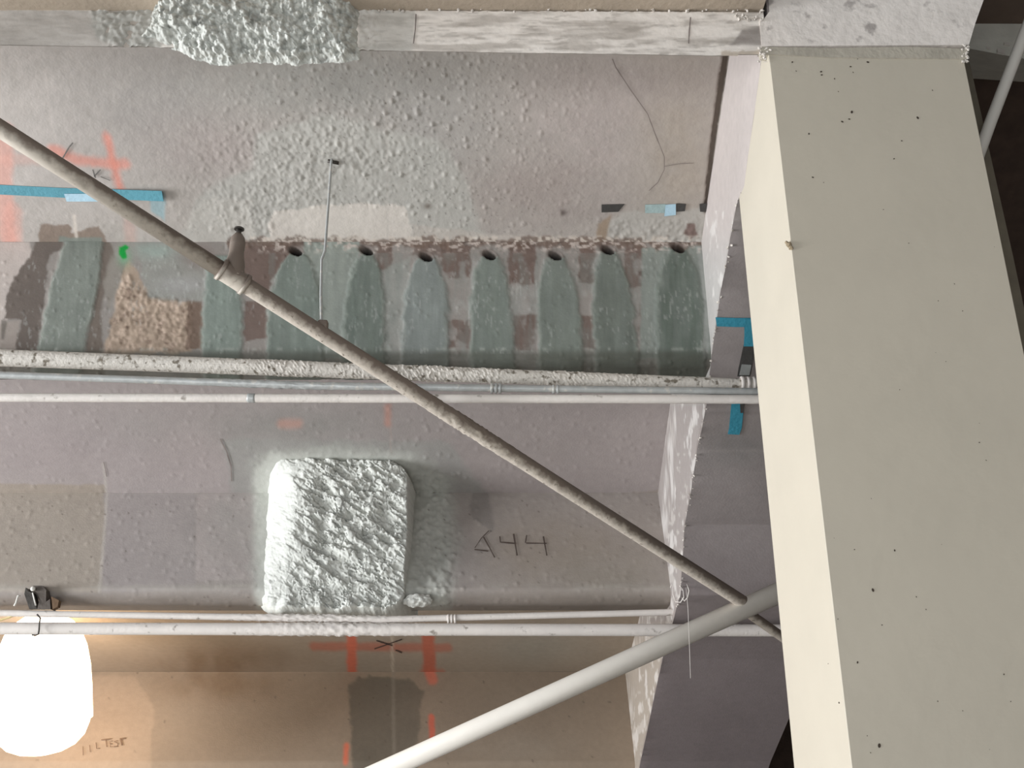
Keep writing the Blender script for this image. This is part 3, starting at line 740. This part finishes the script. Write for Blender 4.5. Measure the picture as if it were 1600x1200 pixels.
# ------------------------------------------------------------------ pipes
pipepaint = mat('pipe_paint', (198, 189, 177), rough=.55, vary=.05, scale=12, bump=.1, spots=((150, 138, 124), 30, .62, .72))
condpaint = mat('conduit_paint', (218, 211, 205), rough=.5, vary=.06, scale=10, bump=.15, spots=((150, 142, 134), 26, .64, .74))
galv = mat('galvanised_steel', (176, 178, 177), rough=.45, metal=.3, vary=.15, scale=18, bump=.15, spots=((196, 194, 188), 30, .58, .66))
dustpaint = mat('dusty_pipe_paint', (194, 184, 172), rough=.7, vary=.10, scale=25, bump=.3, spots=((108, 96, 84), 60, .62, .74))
dk = mat('dark_steel', (74, 70, 66), rough=.5, metal=.4, vary=.15)

def at_depth(u, v, d):
    r = ray(u, v); return Vector(r)*d                # camera depth is the ray parameter
def dust_shade_on_top(m, c, lo=-.25, hi=.35):  # darkens upward-facing sides: their shade, with some dust, painted into the colour
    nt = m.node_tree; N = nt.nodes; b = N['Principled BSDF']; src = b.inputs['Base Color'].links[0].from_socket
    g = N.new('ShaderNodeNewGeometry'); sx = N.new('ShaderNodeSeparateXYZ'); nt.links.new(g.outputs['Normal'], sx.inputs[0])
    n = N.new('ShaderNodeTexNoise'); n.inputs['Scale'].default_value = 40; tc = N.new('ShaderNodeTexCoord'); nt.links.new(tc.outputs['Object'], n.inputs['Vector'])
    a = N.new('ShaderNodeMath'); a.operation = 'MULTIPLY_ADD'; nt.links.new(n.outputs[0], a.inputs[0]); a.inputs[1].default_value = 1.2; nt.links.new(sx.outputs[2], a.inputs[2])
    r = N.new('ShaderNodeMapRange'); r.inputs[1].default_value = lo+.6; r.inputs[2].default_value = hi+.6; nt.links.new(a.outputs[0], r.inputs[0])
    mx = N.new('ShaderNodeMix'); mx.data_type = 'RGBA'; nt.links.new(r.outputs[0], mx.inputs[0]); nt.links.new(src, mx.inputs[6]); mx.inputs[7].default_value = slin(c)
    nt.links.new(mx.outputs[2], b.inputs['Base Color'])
dust_shade_on_top(dustpaint, (118, 106, 97), -.85, -.2); dust_shade_on_top(pipepaint, (120, 108, 99), -.85, -.1)
# sprinkler main: diagonal
a3, b3 = at_depth(0, 201, 3.10), at_depth(1166, 944, 4.35)
dirn = (b3-a3).normalized()
def on_main(u):                                       # point on the main seen at column u
    lo, hi = -.5, 3.5
    for _ in range(50):
        mid = (lo+hi)/2; p = a3+dirn*mid
        if proj(*p)[0] < u: lo = mid
        else: hi = mid
    return a3+dirn*lo
sp = empty('sprinkler_pipe', a3, label='long dusty cream sprinkler pipe running diagonally down to the right', cat='pipe')
tube('pipe_run', [a3-dirn*.7, on_main(352)], .0280, pipepaint, sp, seg=28)
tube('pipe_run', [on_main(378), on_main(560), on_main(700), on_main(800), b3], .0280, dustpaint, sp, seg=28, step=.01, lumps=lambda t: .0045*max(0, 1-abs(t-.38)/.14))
tj = on_main(365)
tube('tee_fitting', [on_main(343), on_main(346), on_main(352), on_main(374), on_main(382), on_main(386)], [.031, .035, .034, .034, .035, .031], pipepaint, sp, seg=28, step=.01)
for u in (346, 382): tube('collar_ring', [on_main(u-2.6), on_main(u+2.6)], .038, pipepaint, sp, seg=28)
up = Vector((0, 0, 1))
nb = tube('sprinkler_branch', [tj, tj+up*.055, tj+up*.085, tj+up*.10, tj+up*.13, tj+up*.150, tj+up*.165], [.034, .031, .025, .024, .026, .022, .013], pipepaint, sp, seg=20, step=.006, lumps=.001)
tube('sprinkler_frame', [tj+up*.160, tj+up*.185], .009, dk, nb, seg=12)
tube('deflector', [tj+up*.183, tj+up*.187], .017, dk, nb, seg=16)
# brace pipe it meets
w0, w1 = at_depth(480, 1258, 4.46), at_depth(1290, 893, 4.33)
bp = tube('brace_pipe', [w0-(w1-w0)*.25, w1+(w1-w0)*.12], .0437, mat('white_pipe_paint', (222, 216, 207), rough=.5, vary=.03, bump=.05), seg=36)
tag(bp, 'thick clean off-white pipe rising from the bottom edge to the column', 'pipe')
s2 = at_depth(1168, 957, 4.38); e2 = at_depth(1330, 1071, 4.68)
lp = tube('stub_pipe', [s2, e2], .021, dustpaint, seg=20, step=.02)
tag(lp, 'short dusty pipe stub below the off-white pipe, beside the column', 'pipe')
# hanger rod with its bracket
hr_t = hit(PROF_A, 517, 250, 0); hp = on_main(501)
hr = empty('hanger_rod', hr_t, label='thin bent steel rod hanging from the upper soffit to the diagonal pipe', cat='hanger')
pts = [hr_t+Vector((.002, 0, .01)), hr_t.lerp(hp, .2)+Vector((.001, 0, 0)), hr_t.lerp(hp, .55)+Vector((-.002, 0, 0)), hr_t.lerp(hp, .60)+Vector((-.012, 0, 0)), hr_t.lerp(hp, .8)+Vector((-.007, 0, 0)), hp+Vector((0, 0, .035))]
tube('rod', pts, .0048, galv, hr, seg=10, step=.01)
tube('rod_nut', [hp+Vector((0, 0, .028)), hp+Vector((0, 0, .048))], .011, galv, hr, seg=6)
d_ = bmesh.new(); bmesh.ops.create_cube(d_, size=1, matrix=Matrix.Translation(hp+Vector((.006, 0, .02))) @ Matrix.Diagonal((.034, .03, .05, 1)))
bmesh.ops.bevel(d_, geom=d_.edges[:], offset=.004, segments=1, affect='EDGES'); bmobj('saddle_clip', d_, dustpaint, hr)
tube('anchor', [hr_t+Vector((-.012, .0, -.004)), hr_t+Vector((.028, .012, -.006))], .007, dk, hr, seg=8)

# upper group of conduits under the riser edge
Yg = B1[0]
def conduit(name, p0, p1, rad, m, label, cat='conduit', ends=1.9, lump=0, mid=None, step=.012, crunchy=False):
    d = (p1-p0).normalized()
    Lm = (p1-p0).length; tail = .42; f = lump
    if callable(f): lump = lambda t: f(min(1, max(0, (t*(Lm+ends+tail)-(ends-.3))/(Lm+.42))))
    pts = [p0-d*ends, p0] + ([mid] if mid else []) + [p1, p1+d*tail]
    o = tube(name, pts, rad, m, None, seg=22, step=step if lump else .2, lumps=lump, crunchy=crunchy); tag(o, label, cat); return o
def couple(pos, d, r, n, m, parent, w=.010, gap=.008):
    for k in range(n):
        c = pos + d*((k-(n-1)/2)*(w+gap)); o = tube('coupling_ring', [c-d*w/2, c-d*w/4, c+d*w/4, c+d*w/2], [r*.95, r, r, r*.95], m, parent, seg=22)
P0, P1 = PY(0, 559, Yg-.07), PY(1192, 603, Yg-.015)
big = conduit('drain_pipe', P0, P1, [.0325, .0325, .0245, .0245], mat('splattered_pipe_paint', (206, 200, 192), rough=.7, vary=.08, scale=14, bump=.4, bscale=70, spots=((120, 112, 100), 38, .56, .66)), 'thick cream pipe at the top of the three under the upper step', 'pipe', lump=lambda t: .0065*max(0, min(1, (t-.30)*6))*max(0, min(1, (.93-t)*4))*(.5+.5*math.sin(t*57)*math.sin(t*23+1)), step=.007, crunchy=True)
couple(PY(1168, 602, Yg-.017), (P1-P0).normalized(), .034, 3, condpaint, big, .012, .010)
P0, P1 = PY(0, 586, Yg-.10), PY(1192, 612, Yg-.07)
g1 = conduit('steel_conduit', P0, P1, .0135, galv, 'bare bluish galvanised conduit, middle of the three under the upper step', mid=PY(500, 603, Yg-.09), lump=lambda t: .004*max(0, 1-abs(t-.42)/.14))
couple(PY(775, 606.5, Yg-.081), (P1-P0).normalized(), .020, 3, galv, g1, .010, .005)
couple(PY(868, 608.2, Yg-.079), (P1-P0).normalized(), .017, 2, galv, g1, .008, .007)
P0, P1 = PY(0, 621, Yg-.07), PY(1194, 624, Yg-.07)
c3 = conduit('painted_conduit', P0, P1, .0165, condpaint, 'thin cream conduit, lowest of the three under the upper step', lump=.0006)
couple(PY(393, 622, Yg-.07), (P1-P0).normalized(), .0175, 1, galv, c3, .03)
# lower pair
Yd = D1[0]-.02
P0, P1 = PY(0, 958, Yd), PY(1192, 953, Yd)
c4 = conduit('painted_conduit', P0, P1, .0155, condpaint, 'thin cream conduit directly under the middle step, above the wider pipe', mid=PY(600, 968, Yd), lump=lambda t: .010*max(0, 1-abs(t-.45)/.13))
couple(PY(706, 967, Yd), (P1-P0).normalized(), .022, 3, condpaint, c4, .010, .006)
P0, P1 = PY(0, 982, Yd-.01), PY(1240, 985, Yd-.01)
c5 = conduit('painted_pipe', P0, P1, .0285, condpaint, 'wide cream pipe under the middle step, just above the lit lamp', 'pipe', lump=lambda t: .008*max(0, 1-abs(t-.45)/.12))

# right hand pipe in the dark bay
rp = tube('riser_pipe', [PY(1640, -48, 2.75), PY(1600, 55, 2.8), PY(1548, 190, 2.86), PY(1522, 262, 2.895)], .0195, mat('white_pipe_paint'), seg=22)
tag(rp, 'slim white pipe slanting through the dark bay right of the column', 'pipe')

# ------------------------------------------------------------------ hanging lamp and the clamp above it
def lamp():
    Yl = 6.1; c = PY(64, 1180, Yl)
    root = empty('hanging_lamp', c, label='glowing white dome lamp hanging in the lower left corner', cat='lamp')
    gm = bpy.data.materials.new('lamp_glow'); gm.use_nodes = True; nt = gm.node_tree; b = nt.nodes['Principled BSDF']
    b.inputs['Base Color'].default_value = (.9, .9, .88, 1); b.inputs['Emission Color'].default_value = (1, .76, .52, 1); b.inputs['Emission Strength'].default_value = 5
    n = nt.nodes.new('ShaderNodeTexNoise'); n.inputs['Scale'].default_value = 30; bu = nt.nodes.new('ShaderNodeBump'); bu.inputs['Strength'].default_value = .1
    nt.links.new(n.outputs[0], bu.inputs['Height']); nt.links.new(bu.outputs[0], b.inputs['Normal'])
    S = Yl*CP/F*1.07
    def lathe(name, prof, m, parent):
        V, Fc = [], []; seg = 48
        for r, z in prof:
            for k in range(seg): V.append(c+Vector((r*math.cos(2*math.pi*k/seg), r*math.sin(2*math.pi*k/seg), z)))
        for i in range(len(prof)-1):
            for k in range(seg): a, b_ = i*seg+k, i*seg+(k+1) % seg; Fc.append((a, b_, b_+seg, a+seg))
        return mesh(name, V, Fc, m, parent)
    k = S
    lathe('dome_shade', [(r*k*.81, z*k) for r, z in ((14, 208), (36, 204), (54, 194), (68, 178), (78, 156), (84, 128), (86.5, 98), (87.5, 68), (88, 52), (84, 50))], gm, root)
    lathe('lens', [(r*k*.81, z*k) for r, z in ((84, 51), (83, 42), (74, 24), (58, 11), (36, 3), (14, 0), (.5, 0))], gm, root)
    lathe('rim_band', [(r*k*.81, z*k) for r, z in ((86, 55), (88, 54), (88, 48), (86, 47))], gm, root)
    lathe('lamp_neck', [(r*k*.81, z*k) for r, z in ((14, 206), (14, 216), (8, 218), (.5, 218))], dk, root)
    lathe('stem', [(r*k*.81, z*k) for r, z in ((3, 216), (3, 232))], dk, root)
    root.rotation_euler = (0, -.15, 0)
lamp()
def clamp():
    y = Yd-.02; c = PY(58, 950, y)
    root = empty('pipe_clamp', c, label='dark spring clamp gripping the two pipes above the lit lamp', cat='clamp')
    def plate(name, pts, depth, m):
        bm = bmesh.new(); a = [bm.verts.new(PY(u, v, y)) for u, v in pts]; b = [bm.verts.new(PY(u, v, y)+Vector((0, depth, 0))) for u, v in pts]
        bm.faces.new(a); bm.faces.new(b[::-1]); k = len(a)
        for i in range(k): bm.faces.new((a[i], b[i], b[(i+1) % k], a[(i+1) % k]))
        return bmobj(name, bm, m, root)
    plate('left_jaw', [(40, 918), (44, 924), (50, 926), (58, 952), (46, 952), (38, 928)], .05, dk)
    plate('right_jaw', [(51, 915), (66, 915), (72, 922), (72, 940), (78, 936), (79, 952), (58, 952), (62, 935), (55, 922)], .06, mat('dark_steel_brown', (92, 84, 78), rough=.5))
    tube('spring_pin', [PY(51, 926, y-.01), PY(56, 946, y-.01)], .0035, mat('cap_white', (225, 222, 215)), root, seg=8)
    bm = bmesh.new(); bmesh.ops.create_uvsphere(bm, u_segments=14, v_segments=10, radius=.0115, matrix=Matrix.Translation(PY(51.5, 920, y-.012)))
    bmobj('pin_cap', bm, mat('cap_white'), root, True)
    tube('hook', [PY(u, v, y-.035) for u, v in ((58, 960), (63, 966), (61.5, 974), (61, 984), (60, 991), (55, 993), (50, 992))], .004, dk, root, seg=8)
    plate('wedge', [(80, 932), (92, 938), (90, 948), (82, 952)], .03, mat('rust_brown', (110, 88, 68)))
    w = empty('yellow_wire', PY(10, 964, y), label='short yellow wire looping behind the pipes left of the clamp', cat='wire')
    tube('wire_strand', [PY(u, v, y+.02) for u, v in ((-30, 975), (0, 969), (14, 965), (28, 959), (34, 956))], .0045, mat('wire_yellow', (232, 214, 160), rough=.5), w, seg=8, step=.02)
    h = tube('wire_hook', [PY(u, v, y-.01) for u, v in ((22, 947), (25, 942), (27, 935), (28, 931), (31, 931))], .0045, mat('cap_white'), seg=8)
    tag(h, 'tiny bright metal hook on the thin conduit, left of the dark clamp', 'hook')
clamp()

# ------------------------------------------------------------------ tape strips
blue = mat('blue_tape', (92, 150, 165), rough=.6, vary=.06); dblue = mat('teal_tape', (60, 140, 162), rough=.6, vary=.06)
pale = mat('pale_blue_tape', (176, 206, 222), rough=.6, vary=.03); blk = mat('black_tape', (70, 68, 66), rough=.6)
def tape(prof, pts, m, label, off=.004, curl=None, xplane=None):
    """quad strip: pts is a list of (upper point, lower point) pairs along the strip"""
    V, Fc = [], []
    for i in range(len(pts)-1):
        (a0, a1), (b0, b1) = pts[i], pts[i+1]
        n = 5
        for k in range(n + (i == len(pts)-2)):
            t = k/n
            for p, q in ((a0, b0), (a1, b1)):
                V.append(hit(prof, p[0]+(q[0]-p[0])*t, p[1]+(q[1]-p[1])*t, off))
    nn = len(V)//2
    if curl:
        for j in range(nn-3, nn):
            for s in (0, 1): V[2*j+s] += Vector((0, -curl*(j-nn+4)/3, -curl*(j-nn+4)/4))
    for i in range(nn-1): Fc.append((2*i, 2*i+1, 2*i+3, 2*i+2))
    o = mesh('tape_strip', V, Fc, m, smooth=False); sm = o.modifiers.new('thickness', 'SOLIDIFY'); sm.thickness = .0015
    tag(o, label, 'tape'); return o
tape(PROF_A, [((-60, 286), (-60, 302)), ((0, 289), (0, 304)), ((100, 294), (100, 309)), ((255, 298), (258, 314))], blue, 'long blue tape strip on the upper soffit at the left', curl=.015)
tape(PROF_A, [((100, 303), (104, 315)), ((152, 303), (156, 315))], pale, 'pale blue tape piece stuck on the long blue strip at the left', off=.008)
tape(PROF_A, [((940, 320), (940, 332)), ((976, 319), (966, 331))], blk, 'short dark tape remnant left of the pale blue piece near the raker beam', off=.004)
tape(PROF_A, [((1008, 320), (1008, 333)), ((1040, 319), (1038, 333))], mat('dusty_tape', (160, 180, 180)), 'dusty greenish tape strip beside the dark remnants on the upper soffit', off=.004)
tape(PROF_A, [((1040, 320), (1038, 338)), ((1056, 319), (1056, 336))], pale, 'pale blue tape end on the upper soffit near the raker beam', off=.008)
tape(PROF_A, [((1057, 318), (1057, 331)), ((1072, 319), (1070, 330))], blk, 'black tape scrap touching the pale blue tape end near the raker beam', off=.006)
tape(PROF_A, [((1093, 319), (1094, 331)), ((1104, 318), (1103, 331))], blk, 'tiny black tape scrap in the corner against the raker beam', off=.006)
tape(RAKER, [((1118, 496), (1120, 510)), ((1150, 497), (1150, 511)), ((1230, 497), (1230, 511))], dblue, 'teal tape strip running level across the underside of the sloping beam')
tape(RAKER, [((1163, 498), (1240, 498)), ((1163, 525), (1240, 525)), ((1162, 541), (1240, 541))], dblue, 'broad teal tape patch on the beam underside beside the column', off=.006)
tape(RAKER, [((1162, 538), (1181, 540)), ((1154, 575), (1174, 576)), ((1152, 588), (1172, 588))], blk, 'black tape strip between the two teal tapes under the beam', off=.005)
tape(RAKER, [((1159, 569), (1174, 570)), ((1155, 586), (1171, 586))], mat('grey_tape', (140, 142, 140)), 'short grey tape piece over the black tape just above the pipes', off=.009)
tape(RAKER, [((1143, 628), (1163, 628)), ((1139, 670), (1159, 668)), ((1137, 678), (1155, 679))], dblue, 'teal tape end hanging below the pipes on the beam underside')
tape(RAKER, [((1156, 630), (1163, 630)), ((1157, 645), (1161, 645))], blk, 'narrow black tape sliver along the lower teal tape end', off=.008)

# ------------------------------------------------------------------ pencil and marker strokes, cracks: flat marks on the concrete
pencil = mat('pencil_mark', (88, 76, 70), bump=0, vary=.2); pencil2 = mat('pencil_mark_warm', (118, 96, 78), bump=0, vary=.2)
marker = mat('marker_black', (74, 60, 54), bump=0, vary=.15); crackm = mat('crack_dark', (128, 118, 114), bump=0, vary=.3)
for k, (pts, w) in enumerate((([(755.5, 839), (765, 856), (773, 871)], 1.9), ([(741.5, 858.5), (763, 861)], 2.2), ([(764, 829), (752, 841), (742, 856)], 1.2),
                  ([(781, 838), (782, 847), (804, 849)], 1.9), ([(802.5, 834), (808, 868)], 2.4), ([(823, 836), (821, 848)], 2), ([(822, 848.5), (854, 849)], 1.7), ([(849, 838), (854.5, 868)], 2.2))):
    ribbon('lettering_stroke', PROF_D, pts, w, pencil, ceil, off=.006)
for pts, w in (([(129.5, 1166), (130, 1180)], 1.3), ([(150, 1160), (151, 1169.5), (156, 1169)], 1.5), ([(140, 1164), (141, 1175)], 1.0), ([(158, 1156), (174, 1154)], 1.7), ([(165.5, 1156), (167, 1167)], 1.5),
               ([(176, 1157.5), (171.5, 1158), (172.5, 1167), (176.5, 1166.5)], 1.2), ([(171.5, 1162), (175.5, 1161.7)], 1.1), ([(184, 1157), (178.5, 1158.5), (184.5, 1161.5), (183.5, 1166), (177.5, 1166.5)], 1.4),
               ([(187, 1154.5), (196.5, 1153)], 1.8), ([(188.5, 1154.5), (191, 1164.5)], 2.2)):
    ribbon('lettering_stroke', PROF_G, pts, w, pencil2, ceil, off=.006)
for pts, w in (([(585, 1014), (608, 1006), (628, 999)], 1.6), ([(588, 1001), (600, 1005), (613, 1009)], 1.8), ([(618, 1016), (628, 1020)], 2.2)):
    ribbon('cross_mark', PROF_E, pts, w, marker, ceil, off=.008, sub=3)
for pts, w in (([(114, 223), (108, 230), (98, 247)], 2.2), ([(76, 266), (84, 260)], 1.6), ([(145, 265), (149, 278)], 1.8), ([(157, 265), (147, 276)], 1.8), ([(157, 276), (172, 282)], 1.3)):
    ribbon('cross_mark', PROF_A, pts, w, mat('marker_grey', (108, 104, 100), bump=0), ceil, off=.006, sub=3)
for prof, pts, w in ((PROF_A, [(957, 92), (962, 105), (985, 140), (1012, 178), (1022, 205), (1030, 225)], 1.5), (PROF_A, [(1030, 225), (1038, 245), (1038, 265), (1028, 285), (1014, 298)], 1.1), (PROF_A, [(1038, 260), (1060, 256), (1084, 255)], 1.),
                     (PROF_C, [(344, 686), (354, 705), (361, 728), (362, 752)], 2.0), (PROF_C, [(162, 722), (167, 745)], 1.4)):
    ribbon('crack', prof, pts, w, crackm, ceil, off=.005, sub=7)
face = [(2.462, 1.5), (2.462, 2.6)]
ribbon('crack', face, [(650, 22), (649, 45), (646, 68)], 1.8, crackm, None, off=.004, sub=4); ribbon('crack', face, [(1079, 27), (1077, 50), (1076, 68)], 2.0, crackm, None, off=.004, sub=4)
for o in [o for o in scene.objects if o.name.startswith('crack') and o.parent is None]: o.parent = bpy.data.objects['cross_beam']; o.matrix_parent_inverse = Matrix.Translation(-o.parent.location)

# ------------------------------------------------------------------ tangled thread caught on the lower end of the beam plaster
th = empty('tangled_thread', PX(1060, 930, XR), label='tangled pale thread hanging at the foot of the beam plaster', cat='thread')
wm = mat('thread_white', (206, 200, 194), bump=0)
for k, pts in enumerate((((1050, 912), (1050, 930), (1054, 942), (1062, 943), (1067, 935), (1066, 925), (1062, 918)), ((1062, 920), (1061, 934), (1056, 940)), ((1072, 915), (1075, 925), (1073, 935), (1068, 941), (1064, 936)),
                         ((1048, 915), (1044, 926), (1036, 932), (1028, 938), (1021, 938)), ((1072, 918), (1075, 950), (1077, 1000), (1079, 1060)))):
    tube('thread_strand', [PX(u, v, XR)-Vector((0, .03, 0)) if k < 4 else PY(u, v, 4.2) for u, v in pts], .0013 if k == 4 else .0026, wm, th, seg=5)
